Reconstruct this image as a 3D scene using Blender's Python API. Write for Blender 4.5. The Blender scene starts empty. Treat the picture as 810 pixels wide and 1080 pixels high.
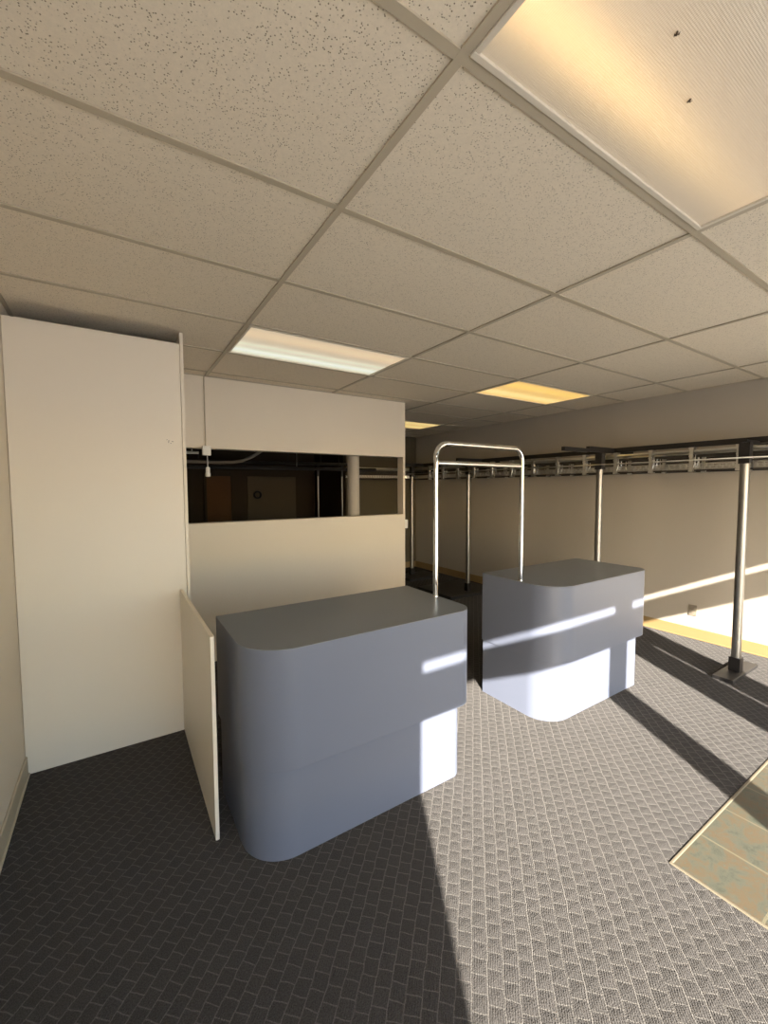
import bpy, bmesh, math, random
from mathutils import Vector, Matrix
random.seed(7)
S = bpy.context.scene
C = S.collection
PI = math.pi
CEIL = 2.556          # underside of the suspended ceiling
ROOF = 3.2            # roof deck above it

# ------------------------------------------------------------------ helpers
def box(bm, x0, x1, y0, y1, z0, z1):
    v = [bm.verts.new((x, y, z)) for z in (z0, z1) for y in (y0, y1) for x in (x0, x1)]
    for f in ((0, 2, 3, 1), (4, 5, 7, 6), (0, 1, 5, 4), (2, 6, 7, 3), (0, 4, 6, 2), (1, 3, 7, 5)):
        bm.faces.new([v[i] for i in f])

def sweep(bm, pts, r, n=12, closed=False, caps=True, section=None):
    """a round (or given) section carried along a polyline"""
    pts = [Vector(p) for p in pts]
    N = len(pts)
    rings = []
    up = None
    for i, p in enumerate(pts):
        if closed:
            t = pts[(i + 1) % N] - pts[i - 1]
        else:
            t = pts[min(i + 1, N - 1)] - pts[max(i - 1, 0)]
        t.normalize()
        ref = Vector((0, 0, 1)) if abs(t.z) < 0.95 else Vector((0, 1, 0))
        if up is None:
            a = t.cross(ref).normalized()
        else:
            a = (up - t * up.dot(t)).normalized()
        up = a
        b = t.cross(a).normalized()
        if section:
            ring = [bm.verts.new(p + a * sx + b * sy) for sx, sy in section]
        else:
            ring = [bm.verts.new(p + (a * math.cos(2 * PI * k / n) + b * math.sin(2 * PI * k / n)) * r) for k in range(n)]
        rings.append(ring)
    n = len(rings[0])
    for i in range(N if closed else N - 1):
        A, B = rings[i], rings[(i + 1) % N]
        for k in range(n):
            f = bm.faces.new((A[k], A[(k + 1) % n], B[(k + 1) % n], B[k]))
            f.smooth = section is None
    if caps and not closed:
        bm.faces.new(rings[0][::-1])
        bm.faces.new(rings[-1])

def lathe(bm, prof, cx=0, cy=0, n=24):
    rings = [[bm.verts.new((cx + r * math.cos(2 * PI * k / n), cy + r * math.sin(2 * PI * k / n), z)) for k in range(n)] for r, z in prof]
    for A, B in zip(rings, rings[1:]):
        for k in range(n):
            f = bm.faces.new((A[k], A[(k + 1) % n], B[(k + 1) % n], B[k]))
            f.smooth = True
    bm.faces.new(rings[0][::-1])
    bm.faces.new(rings[-1])

def prism(bm, outline, z0, z1):
    lo = [bm.verts.new((x, y, z0)) for x, y in outline]
    hi = [bm.verts.new((x, y, z1)) for x, y in outline]
    n = len(lo)
    for k in range(n):
        f = bm.faces.new((lo[k], lo[(k + 1) % n], hi[(k + 1) % n], hi[k]))
        f.smooth = True
    bm.faces.new(lo[::-1])
    bm.faces.new(hi)

def obj(name, bm, mat, parent=None, loc=(0, 0, 0), bevel=0.0, sharp=35):
    bmesh.ops.recalc_face_normals(bm, faces=bm.faces[:])
    bm.normal_update()
    for e in bm.edges:
        if len(e.link_faces) == 2 and e.calc_face_angle(0) > math.radians(sharp):
            e.smooth = False
    me = bpy.data.meshes.new(name)
    bm.to_mesh(me)
    bm.free()
    me.materials.append(mat)
    o = bpy.data.objects.new(name, me)
    C.objects.link(o)
    o.location = loc
    if parent:
        o.parent = parent
    if bevel:
        m = o.modifiers.new('bevel', 'BEVEL')
        m.width = bevel
        m.segments = 2
        m.limit_method = 'ANGLE'
        m.angle_limit = math.radians(40)
    return o

def tag(o, label, cat, group=None):
    o['label'] = label
    o['category'] = cat
    if group:
        o['group'] = group
    return o

def thing(name, label, cat, loc=(0, 0, 0), group=None):
    o = bpy.data.objects.new(name, None)
    o.empty_display_size = 0.1
    C.objects.link(o)
    o.location = loc
    return tag(o, label, cat, group)

def struct(name, bm, mat, bevel=0.0):
    o = obj(name, bm, mat, bevel=bevel)
    o['kind'] = 'structure'
    return o

def NB():
    return bmesh.new()

# ------------------------------------------------------------------ materials
class M:
    def __init__(self, name):
        self.m = bpy.data.materials.new(name)
        self.m.use_nodes = True
        self.t = self.m.node_tree
        self.b = self.t.nodes['Principled BSDF']
    def n(self, kind, **kw):
        nd = self.t.nodes.new(kind)
        for k, v in kw.items():
            if k in nd.inputs:
                nd.inputs[k].default_value = v
            else:
                setattr(nd, k, v)
        return nd
    def l(self, a, b):
        self.t.links.new(a, b)
    def set(self, **kw):
        for k, v in kw.items():
            self.b.inputs[k.replace('_', ' ')].default_value = v
        return self
    def coord(self):
        return self.n('ShaderNodeTexCoord').outputs['Object']

def rgb(c):
    return (c[0], c[1], c[2], 1)

def paint(name, col, rough=0.5, spec=0.5, var=0.04, scale=3.0, bump=0.0, bscale=120, metal=0.0, coat=0.0):
    k = M(name).set(Base_Color=rgb(col), Roughness=rough, Metallic=metal)
    k.b.inputs['Specular IOR Level'].default_value = spec
    k.b.inputs['Coat Weight'].default_value = coat
    co = k.coord()
    if var:
        nz = k.n('ShaderNodeTexNoise', Scale=scale, Detail=4.0)
        k.l(co, nz.inputs['Vector'])
        mx = k.n('ShaderNodeMix', data_type='RGBA')
        mx.inputs[6].default_value = rgb([c * (1 - var) for c in col])
        mx.inputs[7].default_value = rgb([min(1, c * (1 + var)) for c in col])
        k.l(nz.outputs['Fac'], mx.inputs[0])
        k.l(mx.outputs[2], k.b.inputs['Base Color'])
    if bump:
        nb = k.n('ShaderNodeTexNoise', Scale=bscale, Detail=2.0)
        k.l(co, nb.inputs['Vector'])
        bp = k.n('ShaderNodeBump', Strength=bump, Distance=0.002)
        k.l(nb.outputs['Fac'], bp.inputs['Height'])
        k.l(bp.outputs['Normal'], k.b.inputs['Normal'])
    return k.m

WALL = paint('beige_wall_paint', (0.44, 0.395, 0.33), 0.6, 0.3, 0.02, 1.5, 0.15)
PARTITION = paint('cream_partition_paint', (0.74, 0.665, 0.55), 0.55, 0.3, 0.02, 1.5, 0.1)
BOARD = paint('cream_melamine_board', (0.76, 0.695, 0.59), 0.42, 0.4, 0.02, 1.2, 0.03)
EDGE = paint('raw_board_edge', (0.78, 0.71, 0.59), 0.6, 0.3, 0.05, 30)
TANBASE = paint('tan_vinyl_base', (0.29, 0.195, 0.085), 0.5, 0.4, 0.06, 4)
GREYBASE = paint('beige_vinyl_base', (0.50, 0.45, 0.34), 0.5, 0.4, 0.05, 4)
LAMINATE = paint('blue_grey_laminate', (0.140, 0.157, 0.208), 0.34, 0.5, 0.02, 2, 0.03, 300)
LAMLIT = paint('laminate_lit_top', (0.195, 0.215, 0.235), 0.30, 0.5, 0.03, 4, 0.03, 300)  # same laminate as the sides, lightened to carry the ceiling's reflection
CHROME = paint('chrome', (0.66, 0.65, 0.63), 0.05, 0.5, 0, metal=1.0)
GALV = paint('galvanised_steel', (0.33, 0.32, 0.30), 0.40, 0.5, 0.12, 25, metal=1.0)
BRIGHT = paint('bright_zinc', (0.70, 0.68, 0.63), 0.28, 0.5, 0.08, 25, metal=1.0)
DULL = paint('weathered_steel', (0.055, 0.048, 0.04), 0.5, 0.5, 0.15, 20, metal=0.5)
BLACK = paint('black_painted_steel', (0.016, 0.014, 0.013), 0.45, 0.4, 0.1, 10)
PLATE = paint('worn_black_plate', (0.022, 0.02, 0.019), 0.5, 0.5, 0.3, 14)
GRID = paint('beige_ceiling_grid', (0.47, 0.41, 0.31), 0.5, 0.3, 0.03, 6)
LFRAME = paint('cream_light_frame', (0.66, 0.60, 0.50), 0.45, 0.4, 0.02, 6)
WHITEPL = paint('white_plastic', (0.80, 0.78, 0.72), 0.4, 0.5, 0.01)
BEIGEPL = paint('beige_plastic', (0.25, 0.215, 0.165), 0.45, 0.5, 0.02)
SHADEWALL = paint('shaded_brown_wall', (0.04, 0.026, 0.014), 0.7, 0.2, 0.2, 2)  # brown wall, with the unlit back room's darkness put into the colour
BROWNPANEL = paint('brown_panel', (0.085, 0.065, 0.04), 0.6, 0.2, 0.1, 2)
DOORGLOW = paint('orange_lit_door', (0.10, 0.045, 0.012), 0.6, 0.2, 0.2, 2)  # the doorway's orange glow is put into the door's colour
OLIVE = paint('dark_olive_rear_wall', (0.11, 0.09, 0.055), 0.6, 0.3, 0.04, 2)  # rear wall toned a darker olive than the side wall
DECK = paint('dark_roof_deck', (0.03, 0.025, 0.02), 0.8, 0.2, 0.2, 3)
FRONT = paint('dark_storefront_frame', (0.16, 0.15, 0.14), 0.5, 0.3, 0.05)
PAVE = paint('outdoor_pavement', (0.68, 0.65, 0.61), 0.9, 0.2, 0.15, 0.8)
BUG = paint('dead_fly', (0.09, 0.06, 0.035), 0.6, 0.3, 0.2, 60)
TRIMM = paint('cream_edge_trim', (0.175, 0.15, 0.105), 0.45, 0.4, 0.05, 10)

def carpet_mat():
    k = M('basket_weave_carpet')
    k.t.nodes.remove(k.b)
    k.b = k.n('ShaderNodeBsdfDiffuse', Roughness=1.0)
    k.l(k.b.outputs[0], k.t.nodes['Material Output'].inputs['Surface'])
    co = k.coord()
    mp = k.n('ShaderNodeMapping')
    mp.inputs['Rotation'].default_value = (0, 0, math.radians(-45))
    k.l(co, mp.inputs['Vector'])
    # gentle wobble so the weave is not ruler straight
    wn = k.n('ShaderNodeTexNoise', Scale=18.0, Detail=1.0)
    k.l(mp.outputs['Vector'], wn.inputs['Vector'])
    wv = k.n('ShaderNodeVectorMath', operation='SCALE')
    wv.inputs['Scale'].default_value = 0.012
    k.l(wn.outputs['Color'], wv.inputs[0])
    ad = k.n('ShaderNodeVectorMath', operation='ADD')
    k.l(mp.outputs['Vector'], ad.inputs[0])
    k.l(wv.outputs['Vector'], ad.inputs[1])
    br = k.n('ShaderNodeTexBrick', offset=0.5, offset_frequency=2, squash=1.0)
    br.inputs['Scale'].default_value = 1.0
    br.inputs['Brick Width'].default_value = 0.050
    br.inputs['Row Height'].default_value = 0.050
    br.inputs['Mortar Size'].default_value = 0.0030
    br.inputs['Mortar Smooth'].default_value = 1.0
    br.inputs['Color1'].default_value = (0.070, 0.066, 0.062, 1)
    br.inputs['Color2'].default_value = (0.076, 0.071, 0.067, 1)
    br.inputs['Mortar'].default_value = (0.145, 0.136, 0.124, 1)
    k.l(ad.outputs['Vector'], br.inputs['Vector'])
    # ribs of the loop pile, fine and along one direction
    wave = k.n('ShaderNodeTexWave', wave_type='BANDS', bands_direction='Y', Scale=42.0, Distortion=2.0)
    wave.inputs['Detail'].default_value = 2.0
    wave.inputs['Detail Scale'].default_value = 3.0
    k.l(ad.outputs['Vector'], wave.inputs['Vector'])
    nz = k.n('ShaderNodeTexNoise', Scale=260.0, Detail=3.0)
    k.l(co, nz.inputs['Vector'])
    mx = k.n('ShaderNodeMix', data_type='RGBA', blend_type='MULTIPLY')
    mx.inputs[0].default_value = 0.75
    rp = k.n('ShaderNodeMapRange')
    rp.inputs['From Min'].default_value = 0.25
    rp.inputs['From Max'].default_value = 0.75
    rp.inputs['To Min'].default_value = 0.45
    rp.inputs['To Max'].default_value = 1.45
    k.l(nz.outputs['Fac'], rp.inputs['Value'])
    k.l(br.outputs['Color'], mx.inputs[6])
    k.l(rp.outputs['Result'], mx.inputs[7])
    k.l(mx.outputs[2], k.b.inputs['Color'])
    # height: raised cords between hollow cells, ribs, fuzz
    pil = k.n('ShaderNodeTexBrick', offset=0.5, offset_frequency=2, squash=1.0)
    pil.inputs['Scale'].default_value = 1.0
    pil.inputs['Brick Width'].default_value = 0.050
    pil.inputs['Row Height'].default_value = 0.050
    pil.inputs['Mortar Size'].default_value = 0.022
    pil.inputs['Mortar Smooth'].default_value = 1.0
    k.l(ad.outputs['Vector'], pil.inputs['Vector'])
    h1 = k.n('ShaderNodeMath', operation='MULTIPLY')
    h1.inputs[1].default_value = -1.3
    k.l(pil.outputs['Fac'], h1.inputs[0])
    h2 = k.n('ShaderNodeMath', operation='MULTIPLY_ADD')
    h2.inputs[1].default_value = 0.8
    k.l(wave.outputs['Fac'], h2.inputs[0])
    k.l(h1.outputs[0], h2.inputs[2])
    h3 = k.n('ShaderNodeMath', operation='MULTIPLY_ADD')
    h3.inputs[1].default_value = 2.0
    k.l(nz.outputs['Fac'], h3.inputs[0])
    k.l(h2.outputs[0], h3.inputs[2])
    bp = k.n('ShaderNodeBump', Strength=1.0, Distance=0.0022)
    k.l(h3.outputs[0], bp.inputs['Height'])
    k.l(bp.outputs['Normal'], k.b.inputs['Normal'])
    return k.m

def tile_mat():
    k = M('fissured_ceiling_tile').set(Roughness=0.9)
    k.b.inputs['Specular IOR Level'].default_value = 0.1
    co = k.coord()
    n1 = k.n('ShaderNodeTexNoise', Scale=95.0, Detail=3.0, Roughness=0.7)
    k.l(co, n1.inputs['Vector'])
    vo = k.n('ShaderNodeTexVoronoi', Scale=150.0)
    k.l(co, vo.inputs['Vector'])
    # pin holes: voronoi centres, present where a second noise allows
    lt = k.n('ShaderNodeMapRange')
    lt.inputs['From Min'].default_value = 0.16
    lt.inputs['From Max'].default_value = 0.30
    k.l(vo.outputs['Distance'], lt.inputs['Value'])
    n2 = k.n('ShaderNodeTexNoise', Scale=70.0, Detail=2.0)
    k.l(co, n2.inputs['Vector'])
    g = k.n('ShaderNodeMapRange')
    g.inputs['From Min'].default_value = 0.46
    g.inputs['From Max'].default_value = 0.52
    g.inputs['To Min'].default_value = 1.0
    g.inputs['To Max'].default_value = 0.0
    k.l(n2.outputs['Fac'], g.inputs['Value'])
    mxx = k.n('ShaderNodeMath', operation='MAXIMUM')
    k.l(lt.outputs['Result'], mxx.inputs[0])
    k.l(g.outputs['Result'], mxx.inputs[1])
    mx = k.n('ShaderNodeMix', data_type='RGBA')
    mx.inputs[6].default_value = (0.22, 0.175, 0.12, 1)
    mx.inputs[7].default_value = (0.78, 0.70, 0.57, 1)
    k.l(mxx.outputs[0], mx.inputs[0])
    v = k.n('ShaderNodeMix', data_type='RGBA', blend_type='MULTIPLY')
    v.inputs[0].default_value = 1.0
    mr = k.n('ShaderNodeMapRange')
    mr.inputs['To Min'].default_value = 0.86
    mr.inputs['To Max'].default_value = 1.10
    k.l(n1.outputs['Fac'], mr.inputs['Value'])
    k.l(mx.outputs[2], v.inputs[6])
    k.l(mr.outputs['Result'], v.inputs[7])
    k.l(v.outputs[2], k.b.inputs['Base Color'])
    bp = k.n('ShaderNodeBump', Strength=0.5, Distance=0.003)
    k.l(mxx.outputs[0], bp.inputs['Height'])
    k.l(bp.outputs['Normal'], k.b.inputs['Normal'])
    return k.m

def stone_mat():
    k = M('mottled_stone_tile').set(Roughness=0.4)
    co = k.coord()
    n1 = k.n('ShaderNodeTexNoise', Scale=11.0, Detail=9.0, Roughness=0.75, Distortion=0.4)
    k.l(co, n1.inputs['Vector'])
    cr = k.n('ShaderNodeValToRGB')
    e = cr.color_ramp.elements
    e[0].position, e[0].color = 0.30, (0.042, 0.046, 0.034, 1)
    e[1].position, e[1].color = 0.75, (0.125, 0.112, 0.080, 1)
    for p, c in ((0.47, (0.088, 0.090, 0.068, 1)), (0.57, (0.108, 0.078, 0.046, 1)), (0.62, (0.085, 0.092, 0.072, 1))):
        x = e.new(p)
        x.color = c
    k.l(n1.outputs['Fac'], cr.inputs['Fac'])
    br = k.n('ShaderNodeTexBrick', offset=0.5, offset_frequency=2)
    br.inputs['Scale'].default_value = 1.0
    br.inputs['Brick Width'].default_value = 0.60
    br.inputs['Row Height'].default_value = 0.277
    br.inputs['Mortar Size'].default_value = 0.005
    br.inputs['Mortar Smooth'].default_value = 0.2
    rot = k.n('ShaderNodeMapping')
    rot.inputs['Rotation'].default_value = (0, 0, math.radians(90))
    rot.inputs['Location'].default_value = (0.75, -1.903, 0)
    k.l(co, rot.inputs['Vector'])
    k.l(rot.outputs['Vector'], br.inputs['Vector'])
    mx = k.n('ShaderNodeMix', data_type='RGBA')
    k.l(br.outputs['Fac'], mx.inputs[0])
    k.l(cr.outputs['Color'], mx.inputs[6])
    mx.inputs[7].default_value = (0.15, 0.135, 0.09, 1)
    k.l(mx.outputs[2], k.b.inputs['Base Color'])
    bp = k.n('ShaderNodeBump', Strength=0.3, Distance=0.003)
    k.l(n1.outputs['Fac'], bp.inputs['Height'])
    k.l(bp.outputs['Normal'], k.b.inputs['Normal'])
    return k.m

def lens_mat(name, base, tubes, strength, prism_scale=0.0):
    """a lit prismatic lens: the lamp tubes glow through it. tubes: (y offset, width, colour, gain left, gain right)"""
    k = M(name).set(Roughness=0.35, Base_Color=(0.50, 0.47, 0.41, 1))
    co = k.coord()
    sp = k.n('ShaderNodeSeparateXYZ')
    k.l(co, sp.inputs[0])
    total = None
    for y, w, col, gl, gr in tubes:
        d = k.n('ShaderNodeMath', operation='SUBTRACT')
        d.inputs[1].default_value = y
        k.l(sp.outputs['Y'], d.inputs[0])
        q = k.n('ShaderNodeMath', operation='MULTIPLY')
        k.l(d.outputs[0], q.inputs[0])
        k.l(d.outputs[0], q.inputs[1])
        ex = k.n('ShaderNodeMath', operation='MULTIPLY')
        ex.inputs[1].default_value = -1.0 / (w * w)
        k.l(q.outputs[0], ex.inputs[0])
        p = k.n('ShaderNodeMath', operation='EXPONENT')
        k.l(ex.outputs[0], p.inputs[0])
        gx = k.n('ShaderNodeMapRange', interpolation_type='SMOOTHSTEP')
        gx.inputs['From Min'].default_value = -0.6
        gx.inputs['From Max'].default_value = 0.6
        gx.inputs['To Min'].default_value = gl
        gx.inputs['To Max'].default_value = gr
        k.l(sp.outputs['X'], gx.inputs['Value'])
        f = k.n('ShaderNodeMath', operation='MULTIPLY')
        k.l(p.outputs[0], f.inputs[0])
        k.l(gx.outputs['Result'], f.inputs[1])
        vm = k.n('ShaderNodeVectorMath', operation='SCALE')
        vm.inputs[0].default_value = col
        k.l(f.outputs[0], vm.inputs['Scale'])
        if total is None:
            total = vm.outputs['Vector']
        else:
            a = k.n('ShaderNodeVectorMath', operation='ADD')
            k.l(total, a.inputs[0])
            k.l(vm.outputs['Vector'], a.inputs[1])
            total = a.outputs['Vector']
    a = k.n('ShaderNodeVectorMath', operation='ADD')
    a.inputs[1].default_value = base
    k.l(total, a.inputs[0])
    k.l(a.outputs['Vector'], k.b.inputs['Emission Color'])
    k.b.inputs['Emission Strength'].default_value = strength
    # the lens pattern: rows of tiny pyramids
    ws = []
    for d in ('X', 'Y'):
        w = k.n('ShaderNodeTexWave', wave_type='BANDS', bands_direction=d, Scale=62.0)
        k.l(co, w.inputs['Vector'])
        ws.append(w)
    m = k.n('ShaderNodeMath', operation='ADD')
    k.l(ws[0].outputs['Fac'], m.inputs[0])
    k.l(ws[1].outputs['Fac'], m.inputs[1])
    k.b.inputs['Emission Strength'].default_value = strength * 0.73
    bp = k.n('ShaderNodeBump', Strength=0.35, Distance=0.001)
    k.l(m.outputs[0], bp.inputs['Height'])
    k.l(bp.outputs['Normal'], k.b.inputs['Normal'])
    return k.m

CARPET, TILE, STONE = carpet_mat(), tile_mat(), stone_mat()

# ------------------------------------------------------------------ the room
XL, XR = -0.474, 5.0
YF, YP, YR = -1.5, 3.96, 6.6
T = 0.12
# floor: carpet with the stone entry let into it
bm = NB()
EX, EY = 1.90, 0.75
for x0, x1, y0, y1 in ((XL - T, EX, YF - 0.05, 9.2), (EX, XR + T, EY, 9.2)):
    box(bm, x0, x1, y0, y1, -0.1, 0)
struct('floor', bm, CARPET)
bm = NB()
box(bm, EX + 0.012, XR + T, YF - 0.05, EY - 0.012, -0.1, 0.001)
o = obj('floor', bm, STONE, loc=(0, 0, 0))
o['kind'] = 'structure'
bm = NB()
box(bm, EX, EX + 0.012, YF, EY, -0.1, 0.004)
box(bm, EX, XR, EY - 0.012, EY, -0.1, 0.0041)
struct('trim_1', bm, TRIMM, bevel=0.003)

bm = NB(); box(bm, XL - T, XL, YF - 0.05, 9.2, 0, ROOF); struct('wall_left', bm, PARTITION)
bm = NB(); box(bm, XR, XR + T, YF - 0.05, YR, 0, ROOF); struct('wall_right', bm, WALL)
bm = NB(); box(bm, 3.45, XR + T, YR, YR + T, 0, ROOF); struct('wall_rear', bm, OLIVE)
# the dark back room beyond the partition
bm = NB(); box(bm, 3.45, 3.45 + T, YR + T, 8.0, 0, ROOF); struct('wall_recess', bm, SHADEWALL)
bm = NB(); box(bm, XL, 3.45 + T, 8.0, 8.0 + T, 0, ROOF); struct('wall_storage', bm, SHADEWALL)
bm = NB(); box(bm, XL - T, XR + T, YF - 0.3, 9.2, ROOF, ROOF + 0.1); struct('ceiling', bm, DECK)
bm = NB(); box(bm, 2.80, 2.84, YP + 0.11, YR, CEIL, ROOF); struct('wall_bulkhead', bm, DECK)
# partition with the long pass-through
OX0, OX1, OZ0, OZ1 = 0.43, 2.812, 1.268, 1.932
PX1 = 2.842
bm = NB()
box(bm, XL, PX1, YP, YP + 0.11, 0, OZ0)
box(bm, XL, PX1, YP, YP + 0.11, OZ1, ROOF)
box(bm, XL, OX0, YP, YP + 0.11, OZ0, OZ1)
box(bm, OX1, PX1, YP, YP + 0.11, OZ0, OZ1)
struct('wall_back', bm, PARTITION)
# storefront: openings the sun comes through (behind the camera)
F0, F1 = YF - 0.05, YF
ZH = 1.985          # head of the big panes
SL0, SL1 = 2.238, 2.312    # slot between sign band and soffit
d = 0.0255
P1 = (1.325, 1.575 - 0.027)
P2 = (2.175, 2.875 - 0.027)
SLIT = (2.50, 2.545)
bm = NB()
box(bm, XL - T, XR + T, F0, F1, SL1, ROOF)
for a, b in ((XL, P1[0]), (P1[1], P2[0]), (P2[1], XR)):
    box(bm, a, b, F0, F1, ZH + d, SL0)
    box(bm, a, b, F0, F1, 0, 0.25)
for a, b in (P1, (P2[0], SLIT[0]), (SLIT[1], P2[1])):
    box(bm, a, b, F0, F1, 0, SL1)
box(bm, SLIT[0], SLIT[1], F0, F1, 1.785, SL1)
box(bm, SLIT[0], SLIT[1], F0, F1, 0, 0.25)
struct('wall_front', bm, FRONT)
bm = NB(); box(bm, -40, 40, -60, F0 - 0.02, -0.3, -0.06); struct('ground', bm, PAVE)

# baseboards
bm = NB(); box(bm, XL, XL + 0.012, YF, 2.93, 0, 0.105); box(bm, XL, XL + 0.02, YF, 2.93, 0, 0.012); struct('baseboard_left', bm, GREYBASE, 0.004)
bm = NB(); box(bm, XR - 0.010, XR, YF, YR, 0, 0.115); box(bm, XR - 0.018, XR, YF, YR, 0, 0.012); struct('baseboard_right', bm, TANBASE, 0.004)
bm = NB(); box(bm, 3.45, XR - 0.011, YR - 0.010, YR, 0, 0.115); struct('baseboard_rear', bm, TANBASE, 0.004)

# suspended ceiling: tiles in a T-bar grid, open where the light fittings sit
GX, GY, TX, TY = 0.695, 0.749, 1.2192, 0.6096
lights = {(0, -1), (2, 3), (0, 3), (2, 7)}
bm = NB(); bg = NB()
hb = 0.0125
for i in range(-1, 4):
    for j in range(-4, 10):
        x0, x1 = GX + i * TX, GX + (i + 1) * TX
        y0, y1 = GY + j * TY, GY + (j + 1) * TY
        x0c, x1c, y0c, y1c = max(x0, XL), min(x1, XR), max(y0, YF), min(y1, YR)
        if (i, j) in lights or x1c - x0c < 0.02 or y1c - y0c < 0.02:
            continue
        parts = [(x0c, x1c, y0c, y1c)]
        if y1c > YP:        # beyond the partition only the aisle has tiles
            parts = []
            if y0c < YP:
                parts.append((x0c, min(x1c, 2.84), y0c, YP))
            if x1c > 2.84:
                parts.append((max(x0c, 2.84), x1c, y0c, y1c))
        for a, b, c, e in parts:
            if b - a < 0.005 or e - c < 0.005:
                continue
            dz = random.uniform(0, 0.0015)
            box(bm, a, b, c, e, CEIL + 0.006 + dz, CEIL + 0.02)
struct('ceiling', bm, TILE)
for i in range(0, 5):
    x = GX + i * TX
    if x < XR:
        box(bg, x - hb, x + hb, YF, (YR if x > 2.84 else YP), CEIL, CEIL + 0.0055)
for j in range(-3, 10):
    y = GY + j * TY
    if y < YR:
        box(bg, (XL if y < YP else 2.84), XR, y - hb, y + hb, CEIL + 0.0003, CEIL + 0.0057)
# wall angles
box(bg, XL, XL + 0.02, YF, YP, CEIL, CEIL + 0.0056)
box(bg, XR - 0.02, XR, YF, YR, CEIL, CEIL + 0.0056)
box(bg, XL, 2.84, YP - 0.02, YP, CEIL + 0.0001, CEIL + 0.0056)
struct('trim_2', bg, GRID)

# ------------------------------------------------------------------ ceiling lights
def troffer(i, j, label, lens):
    cx, cy = GX + (i + 0.5) * TX, GY + (j + 0.5) * TY
    t = thing('ceiling_light', label, 'ceiling light', (cx, cy, CEIL), 'recessed fluorescent ceiling lights')
    a, b = TX / 2 - hb - 0.001, TY / 2 - hb - 0.001
    f = NB()
    w = 0.016
    for x0, x1, y0, y1 in ((-a, a, -b, -b + w), (-a, a, b - w, b), (-a, -a + w, -b + w, b - w), (a - w, a, -b + w, b - w)):
        box(f, x0, x1, y0, y1, -0.003, 0.012)
    obj('frame', f, LFRAME, t, bevel=0.002)
    f = NB(); box(f, -a, a, -b, b, 0.0125, 0.11); obj('housing', f, WHITEPL, t)
    f = NB(); box(f, -a + w, a - w, -b + w, b - w, 0.004, 0.010); obj('diffuser', f, lens, t)
    return t
troffer(0, -1, 'large nearest ceiling light with dull cream lens and two dead flies', lens_mat(
    'lens_dim', (0.15, 0.105, 0.06), [(0.150, 0.070, (0.85, 0.52, 0.17), 0.85, 0.16), (0.07, 0.13, (0.5, 0.33, 0.19), 0.42, 0.30), (-0.17, 0.1, (0.30, 0.30, 0.28), 0.1, 0.5)], 1.0))
troffer(0, 3, 'long ceiling light above the partition glowing pale bluish white', lens_mat(
    'lens_cool', (0.50, 0.42, 0.30), [(0.19, 0.07, (0.45, 0.62, 0.58), 0.9, 0.9), (0.05, 0.05, (0.35, 0.42, 0.34), 0.8, 0.8), (-0.16, 0.1, (0.5, 0.28, 0.10), 0.5, 0.6)], 0.8))
troffer(2, 3, 'ceiling light glowing amber yellow above the far counter', lens_mat(
    'lens_amber', (0.72, 0.45, 0.12), [(0.14, 0.08, (0.5, 0.42, 0.22), 0.7, 0.7), (-0.14, 0.09, (0.32, 0.18, 0.0), 0.8, 0.6)], 1.0))
troffer(2, 7, 'small distant amber ceiling light just beside the partition end', lens_mat(
    'lens_amber_far', (0.62, 0.42, 0.13), [(0.14, 0.08, (0.4, 0.34, 0.18), 0.7, 0.7), (-0.14, 0.08, (0.4, 0.34, 0.2), 0.7, 0.7)], 1.0))

def fly(x, y, ang, label):
    f = NB()
    c, s = math.cos(ang), math.sin(ang)
    ring = []
    for k in range(7):
        u = k / 6 * 2 - 1
        ring.append((0.0026 * math.sqrt(max(0.04, 1 - u * u)), u * 0.006))
    pts = [Vector((u * c, u * s, -0.0026)) for _, u in ring]
    rr = []
    for (r, u), p in zip(ring, pts):
        rr.append([f.verts.new(p + Vector((-s * r * math.cos(q * PI / 4), c * r * math.cos(q * PI / 4), r * math.sin(q * PI / 4)))) for q in range(8)])
    for A, B in zip(rr, rr[1:]):
        for q in range(8):
            f.faces.new((A[q], A[(q + 1) % 8], B[(q + 1) % 8], B[q])).smooth = True
    f.faces.new(rr[0][::-1]); f.faces.new(rr[-1])
    for sg in (-1, 1):       # wings
        v = [f.verts.new((c * a - s * b, s * a + c * b, -0.0045)) for a, b in ((0.001, sg * 0.001), (0.004, sg * 0.005), (-0.006, sg * 0.006))]
        f.faces.new(v)
    tag(obj('dead_fly', f, BUG, loc=(x, y, CEIL + 0.004)), label, 'fly', 'dead flies on the near light')
fly(1.054, 0.461, 0.6, 'tiny dead fly on nearest light lens, the one farther from its corner')
fly(1.258, 0.516, 1.2, 'tiny dead fly on nearest light lens, the lower of the two')

# ------------------------------------------------------------------ boards on the left
t = thing('partition_panel', 'tall cream board standing against the left wall, almost ceiling high', 'panel', (-0.4715, 2.93, 0))
f = NB(); box(f, 0, 0.8355, 0, 0.018, 0.0, 2.482); obj('board', f, BOARD, t, bevel=0.001)
f = NB()
random.seed(3)
for k in range(7):
    x, z = 0.763 + random.uniform(-0.014, 0.02), 1.872 + random.uniform(-0.012, 0.015)
    lathe_r = 0.0022
    sweep(f, [(x, -0.0012, z), (x, 0.0005, z)], lathe_r, 8)
obj('screw_hole', f, BLACK, t)
t = thing('side_board', 'narrow upright cream board seen edge-on beside the tall panel', 'panel', (0.3655, 2.925, 0))
f = NB(); box(f, 0, 0.019, 0.002, 1.034, 0, 2.552); obj('board', f, BOARD, t, bevel=0.001)
f = NB(); box(f, 0.0, 0.019, 0, 0.002, 0, 2.552); obj('edge_strip', f, EDGE, t)
t = thing('divider_panel', 'low cream divider board standing on carpet beside the near counter', 'panel', (0.322, 1.905, 0))
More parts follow.
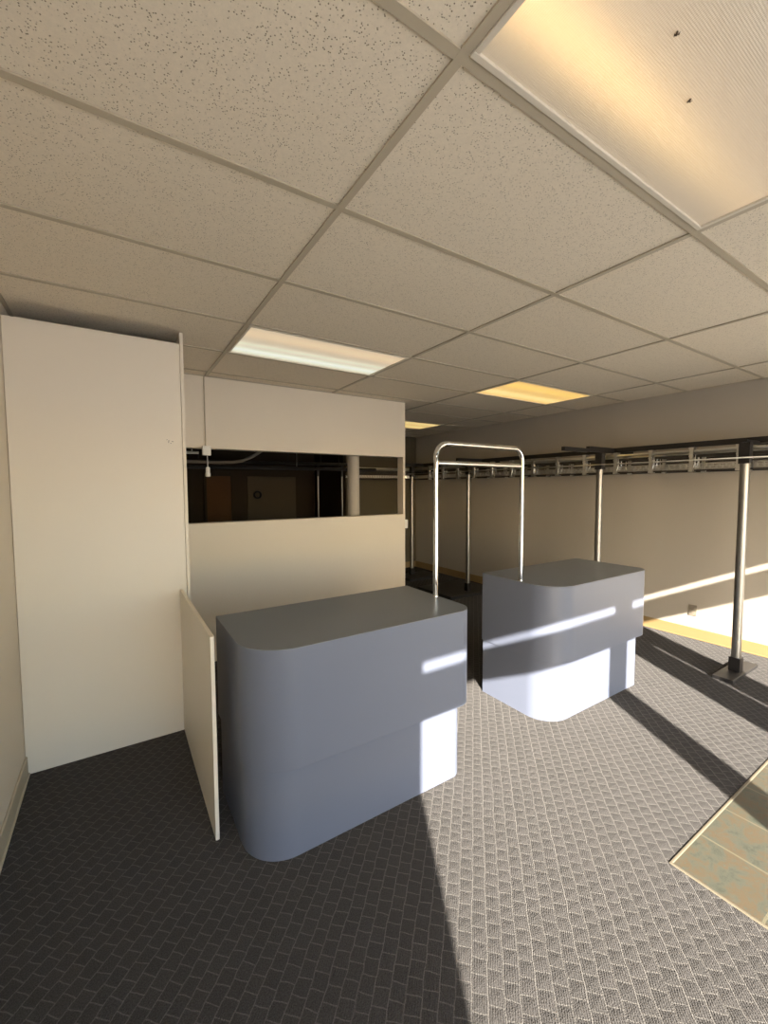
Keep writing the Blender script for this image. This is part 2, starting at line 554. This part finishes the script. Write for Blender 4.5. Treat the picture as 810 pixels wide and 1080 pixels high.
f = NB(); box(f, 0, 0.016, 0.002, 1.02, 0, 0.93); obj('board', f, BOARD, t, bevel=0.001)
f = NB(); box(f, 0, 0.016, 0, 0.002, 0, 0.93); box(f, 0, 0.016, 0.0, 1.02, 0.93, 0.932); obj('edge_strip', f, EDGE, t)

# ------------------------------------------------------------------ counters
W, D = 1.20, 0.63
def outline(x0, x1, y0, y1, rl, rr, n=14):
    p = [(x0, y1)]
    p += [(x0 + rl - rl * math.cos(a), y0 + rl - rl * math.sin(a)) for a in [k / n * PI / 2 for k in range(n + 1)]]
    p += [(x1 - rr + rr * math.sin(a), y0 + rr - rr * math.cos(a)) for a in [k / n * PI / 2 for k in range(n + 1)]]
    p.append((x1, y1))
    return p
def counter_parts(t):
    f = NB(); prism(f, outline(0.012, W - 0.045, 0.042, D, 0.19, 0.07), 0, 0.413); obj('base', f, LAMINATE, t)
    f = NB(); prism(f, outline(0, W, 0, D, 0.21, 0.10), 0.413, 0.925); obj('fascia', f, LAMINATE, t, bevel=0.002)
    f = NB(); prism(f, outline(0.0005, W - 0.0005, 0.0005, D, 0.2095, 0.0995), 0.925, 0.928); obj('countertop', f, LAMLIT, t)
def copy_thing(src, loc, label):
    r = src.copy(); C.objects.link(r); r.location = loc; r['label'] = label
    for ch in src.children:
        c = ch.copy(); C.objects.link(c); c.parent = r
    return r
near = thing('reception_counter', 'blue grey counter with rounded corners, the nearer one, beside the low divider', 'counter', (0.405, 1.59, 0), 'blue grey reception counters')
counter_parts(near)
copy_thing(near, (2.325, 1.60, 0), 'blue grey counter with rounded corners, the farther one, toward the right wall')

# ------------------------------------------------------------------ chrome garment rail between the counters
t = thing('garment_rail', 'chrome hoop garment rail bridging the gap between the two counters', 'garment rail', (1.587, 1.9, 0.928))
L, HT, R = 0.767, 0.912, 0.085
pts = [(0, 0, 0.004), (0, 0, HT - R)]
pts += [(R - R * math.cos(a), 0, HT - R + R * math.sin(a)) for a in [k / 10 * PI / 2 for k in range(1, 11)]]
pts += [(L - R + R * math.sin(a), 0, HT - R + R * math.cos(a)) for a in [k / 10 * PI / 2 for k in range(0, 11)]]
pts += [(L, 0, 0.004)]
f = NB(); sweep(f, pts, 0.015, 16); obj('hoop', f, CHROME, t)
f = NB(); sweep(f, [(0.012, 0, 0.795), (L - 0.012, 0, 0.795)], 0.0145, 14); obj('crossbar', f, CHROME, t)
for x in (0, L):
    f = NB(); lathe(f, [(0.0175, 0.0), (0.0175, 0.005), (0.0155, 0.008)], x, 0); obj('foot', f, CHROME, t)

# ------------------------------------------------------------------ garment conveyor
cv = thing('garment_conveyor', 'long steel dry cleaning garment conveyor on posts along the right wall', 'conveyor', (4.35, 1.28, 0))
ox, oy = 4.35, 1.28
def arc(cx, cy, r, a0, a1, n):
    return [(cx + r * math.cos(math.radians(a0 + (a1 - a0) * k / n)), cy + r * math.sin(math.radians(a0 + (a1 - a0) * k / n))) for k in range(n + 1)]
XA, XB = 4.46, 4.80
track = [(3.36, 6.02)] + arc(XA - 0.3, 6.02 - 0.3, 0.3, 90, 0, 8) + arc((XA + XB) / 2, 0.25, (XB - XA) / 2, 180, 360, 14) + arc(XB - 0.3, 6.42 - 0.3, 0.3, 0, 90, 8) + [(3.36, 6.42)]
# resample so the sweep stays even
def path(z):
    return [(x - ox, y - oy, z) for x, y in track]
def rect(w, h):
    return [(-w / 2, -h / 2), (w / 2, -h / 2), (w / 2, h / 2), (-w / 2, h / 2)]
f = NB(); sweep(f, path(1.900), 0.017, 10); obj('upper_rail', f, BRIGHT, cv)
f = NB(); sweep(f, path(1.858), 0, section=rect(0.022, 0.026)); obj('drive_rail', f, DULL, cv)
f = NB(); sweep(f, [(4.285 - ox, 0.1 - oy, 1.812), (4.285 - ox, 5.9 - oy, 1.812)], 0.006, 8); obj('guide_rod', f, BRIGHT, cv)
f = NB(); sweep(f, path(1.818), 0.007, 8); obj('upper_rod', f, DULL, cv)
f = NB(); sweep(f, path(1.726), 0.007, 8); obj('lower_rod', f, DULL, cv)
# slotted chain carried along the path, as links
def walk(step, off=0.0):
    out = []
    P = [Vector((x, y)) for x, y in track]
    acc = off
    for a, b in zip(P, P[1:]):
        d = (b - a); Ln = d.length
        if Ln < 1e-6:
            continue
        while acc <= Ln:
            out.append((a + d * (acc / Ln), math.atan2(d.y, d.x)))
            acc += step
        acc -= Ln
    return out
def local_box(f, p, ang, l, w, z0, z1):
    c, s = math.cos(ang), math.sin(ang)
    v = []
    for z in (z0, z1):
        for yy in (-w / 2, w / 2):
            for xx in (-l / 2, l / 2):
                v.append(f.verts.new((p.x - ox + xx * c - yy * s, p.y - oy + xx * s + yy * c, z)))
    for q in ((0, 2, 3, 1), (4, 5, 7, 6), (0, 1, 5, 4), (2, 6, 7, 3), (0, 4, 6, 2), (1, 3, 7, 5)):
        f.faces.new([v[i] for i in q])
f = NB()
for n, (p, a) in enumerate(walk(0.05)):
    local_box(f, p, a, 0.046, 0.010, 1.753, 1.760)
    local_box(f, p, a, 0.046, 0.010, 1.779, 1.786)
    local_box(f, p, a, 0.012, 0.014, 1.7601, 1.7789)
obj('chain', f, BRIGHT, cv)
# carriers hanging on the rail; one mesh shared by all copies
f = NB()
for y in (-0.024, 0.024):
    box(f, -0.015, 0.015, y - 0.004, y + 0.004, -0.185, 0.0)
box(f, -0.022, 0.022, -0.029, 0.029, 0.0005, 0.018)
box(f, -0.019, 0.019, -0.031, 0.031, -0.204, -0.1855)
sweep(f, [(-0.001, -0.036, -0.062), (-0.001, 0.036, -0.062)], 0.016, 10)
for y in (-0.034, 0.034):
    sweep(f, [(0.022, y * 0.9, -0.165), (0.034, y * 0.9, -0.12), (0.034, y * 0.9, -0.05)], 0.0035, 6)
first = None
CARR = 0.12
for n, (p, a) in enumerate(walk(0.345, CARR)):
    if p.y > 5.6:
        continue
    if first is None:
        c = first = obj('carrier', f, BRIGHT, cv, sharp=30)
    else:
        c = first.copy(); C.objects.link(c); c.parent = cv
    c.location = (p.x - ox, p.y - oy, 1.918)
    c.rotation_euler = (0, 0, a)
def post(x, y, plate, r=0.033):
    x -= ox; y -= oy
    f = NB(); sweep(f, [(x, y, 0.012), (x, y, 1.80)], r, 16); po = obj('post', f, GALV, cv)
    f = NB(); box(f, x - r - 0.003, x + r + 0.003, y - r - 0.003, y + r + 0.003, 1.765, 1.935); obj('top_socket', f, BLACK, po)
    a, b, c, d, h = plate
    f = NB(); box(f, x + a, x + b, y + c, y + d, 0, h); obj('base_plate', f, PLATE, po, bevel=0.004)
    f = NB()
    box(f, x - r - 0.006, x + r + 0.006, y - r - 0.006, y + r + 0.006, h, h + 0.115)
    obj('collar', f, BLACK, po, bevel=0.003)
post(4.35, 1.28, (-0.26, 0.30, -0.065, 0.075, 0.028))
post(4.35, 2.50, (-0.26, 0.30, -0.065, 0.075, 0.028))
post(4.35, 4.47, (-0.46, 0.46, -0.16, 0.62, 0.045), 0.03)
post(4.35, 5.86, (-0.26, 0.40, -0.30, 0.14, 0.045), 0.03)
for x, y in ((2.74, 6.22), (3.17, 6.22)):
    post(x, y, (-0.15, 0.15, -0.15, 0.15, 0.02), 0.014)
def arm(x0, x1, y, z0, z1):
    f = NB()
    box(f, x0 - ox, x1 - ox, y - oy - 0.02, y - oy + 0.02, z0, z1)
    obj('cross_arm', f, BLACK, cv)
for x0, x1, y, z0, z1 in ((3.70, 4.12, 2.50, 1.936, 1.974), (4.12, 4.99, 2.50, 1.945, 1.998), (4.12, 4.99, 4.47, 1.945, 1.998), (4.12, 4.99, 5.86, 1.945, 1.998), (4.30, 4.99, 1.28, 1.936, 1.96)):
    arm(x0, x1, y, z0, z1)
f = NB(); box(f, 4.60 - ox, 4.64 - ox, 0.0 - oy, 6.1 - oy, 1.950, 2.000); obj('top_beam', f, BLACK, cv)

# ------------------------------------------------------------------ fittings on the walls
t = thing('electrical_outlet', 'small beige electrical outlet low on the right wall, half in sunlight', 'outlet', (4.998, 1.842, 0.238))
f = NB(); box(f, -0.006, 0.0, -0.036, 0.036, 0, 0.115); obj('cover_plate', f, BEIGEPL, t, bevel=0.002)
for z in (0.033, 0.082):
    f = NB(); box(f, -0.0085, -0.0062, -0.017, 0.017, z - 0.014, z + 0.014); obj('socket', f, BEIGEPL, t, bevel=0.002)
t = thing('light_switch', 'small white light switch on the narrow end of the partition', 'switch', (PX1 + 0.001, YP + 0.042, 1.10))
f = NB(); box(f, 0, 0.044, -0.036, 0.036, 0, 0.10); obj('switch_box', f, WHITEPL, t, bevel=0.003)
f = NB(); box(f, 0.0445, 0.056, -0.008, 0.008, 0.036, 0.064); obj('toggle', f, BLACK, t)

t = thing('pendant_socket', 'white lamp socket dangling on a cord from a small box at the pass-through', 'lamp socket', (0.680, 3.936, 1.868))
f = NB(); box(f, -0.034, 0.034, -0.022, 0.022, 0, 0.082); obj('junction_box', f, WHITEPL, t, bevel=0.003)
f = NB(); sweep(f, [(-0.002, 0.010, 0.0822), (-0.003, 0.016, 0.35), (-0.002, 0.016, 0.687)], 0.0045, 8); obj('supply_cord', f, GRID, t)
f = NB(); sweep(f, [(0.006, 0, -0.0005), (0.007, 0, -0.10)], 0.003, 8); obj('drop_cord', f, WHITEPL, t)
f = NB(); lathe(f, [(0.008, -0.10), (0.017, -0.108), (0.018, -0.15), (0.016, -0.152), (0.021, -0.156), (0.021, -0.184), (0.012, -0.188)][::-1], 0.007, 0); obj('socket_shell', f, WHITEPL, t)

# ------------------------------------------------------------------ the back room through the opening
f = NB(); lathe(f, [(0.068, 0), (0.068, ROOF)], 2.31, 4.24, 28); o = struct('column', f, WALL)
o['label'] = 'round cream column standing behind the pass-through'
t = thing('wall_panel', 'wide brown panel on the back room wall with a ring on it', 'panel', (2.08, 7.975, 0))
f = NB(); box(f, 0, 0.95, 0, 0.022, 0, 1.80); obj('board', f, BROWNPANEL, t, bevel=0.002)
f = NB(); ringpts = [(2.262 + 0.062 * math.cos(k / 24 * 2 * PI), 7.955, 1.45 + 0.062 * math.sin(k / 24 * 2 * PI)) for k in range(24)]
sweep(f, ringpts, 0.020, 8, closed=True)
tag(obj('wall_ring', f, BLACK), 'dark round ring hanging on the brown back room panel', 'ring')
t = thing('storage_door', 'brown door with orange glow painted into its colour, in the dark back room behind hanging socket', 'door', (1.36, 7.968, 0))
f = NB(); box(f, 0, 0.42, 0, 0.03, 0.0, 1.80); obj('door_leaf', f, DOORGLOW, t, bevel=0.003)
f = NB(); box(f, -0.04, -0.001, -0.01, 0.03, 0, 1.84); box(f, 0.421, 0.46, -0.01, 0.03, 0, 1.84); box(f, -0.001, 0.421, -0.01, 0.03, 1.801, 1.84); obj('door_frame', f, SHADEWALL, t)
# pipes under the roof of the back room
f = NB(); sweep(f, [(0.2, 5.5, 1.905), (1.10, 5.5, 1.900), (1.25, 5.5, 1.905), (1.38, 5.5, 1.93), (1.50, 5.5, 1.985), (1.62, 5.5, 2.06), (1.75, 5.5, 2.2), (1.8, 5.5, 2.4), (1.8, 5.5, ROOF)], 0.020, 10)
tag(obj('steam_pipe', f, BEIGEPL), 'pale pipe in the back room bending upward near the hanging socket', 'pipe')
f = NB(); sweep(f, [(0.2, 5.6, 2.012), (0.875, 5.6, 2.018)], 0.017, 10); sweep(f, [(0.3, 5.6, 2.03), (0.3, 5.6, ROOF)], 0.006, 6); sweep(f, [(0.8, 5.6, 2.036), (0.8, 5.6, ROOF)], 0.006, 6)
tag(obj('hanging_rod', f, WHITEPL), 'short white tube hung high in the back room behind opening corner', 'tube')
for k, (y, z) in enumerate(((5.2, 1.83), (5.8, 1.93), (7.2, 2.0))):
    f = NB(); sweep(f, [(-0.4, y, z - 0.01), (1.4, y, z), (3.2, y, z + 0.01)], 0.024, 8); sweep(f, [(0.9, y, z + 0.03), (0.9, y, ROOF)], 0.006, 6); sweep(f, [(2.6, y, z + 0.03), (2.6, y, ROOF)], 0.006, 6)
    tag(obj('overhead_rail', f, BLACK), ('dark overhead rail in the back room, nearest and lowest', 'dark overhead rail in the back room, middle of three', 'dark overhead rail in the back room, farthest from the opening')[k], 'rail', 'dark overhead rails in the back room')
f = NB(); sweep(f, [(1.9, 5.4, 1.83), (2.75, 5.4, 1.835)], 0.005, 6); sweep(f, [(2.07, 5.4, 1.836), (2.07, 5.4, ROOF)], 0.004, 6); sweep(f, [(2.7, 5.4, 1.84), (2.7, 5.4, ROOF)], 0.004, 6)
tag(obj('wire_hanger_rod', f, BRIGHT), 'thin bright wire rod hung across the back room opening', 'rod')

# ------------------------------------------------------------------ light
az, el = math.radians(28.8), math.radians(24.1)
dirv = Vector((math.sin(az) * math.cos(el), math.cos(az) * math.cos(el), -math.sin(el)))
sl = bpy.data.lights.new('sun', 'SUN')
sl.energy = 21.0
sl.angle = math.radians(0.53)
sl.color = (1.0, 0.93, 0.83)
so = bpy.data.objects.new('sun', sl)
C.objects.link(so)
so.rotation_euler = dirv.to_track_quat('-Z', 'Y').to_euler()
so.location = (-3, -6, 5)
w = bpy.data.worlds.new('world')
S.world = w
w.use_nodes = True
nt = w.node_tree
bgn = nt.nodes['Background']
sky = nt.nodes.new('ShaderNodeTexSky')
sky.sky_type = 'NISHITA'
sky.sun_disc = False
sky.sun_elevation = el
sky.sun_rotation = az + PI
nt.links.new(sky.outputs['Color'], bgn.inputs['Color'])
bgn.inputs['Strength'].default_value = 0.6

# ------------------------------------------------------------------ camera
cam = bpy.data.cameras.new('camera')
cam.sensor_fit = 'HORIZONTAL'
cam.sensor_width = 36
cam.lens = 36 * 438.468 / 810
cam.clip_start = 0.02
co = bpy.data.objects.new('camera', cam)
C.objects.link(co)
yaw, pitch, roll = 0.571662849, -0.0587634205, -0.00370238582
fwd = Vector((math.sin(yaw) * math.cos(pitch), math.cos(yaw) * math.cos(pitch), math.sin(pitch)))
right = Vector((math.cos(yaw), -math.sin(yaw), 0))
up = right.cross(fwd)
r2 = right * math.cos(roll) + up * math.sin(roll)
u2 = -right * math.sin(roll) + up * math.cos(roll)
m = Matrix((r2, u2, -fwd)).transposed().to_4x4()
m.translation = (0, 0, 1.58)
co.matrix_world = m
S.camera = co

S.cycles.max_bounces = 10
S.cycles.diffuse_bounces = 7
S.cycles.sample_clamp_indirect = 6.0
S.view_settings.view_transform = 'Standard'
S.view_settings.look = 'None'
S.view_settings.exposure = 0.45
S.view_settings.gamma = 1.0
S.view_settings.use_curve_mapping = False
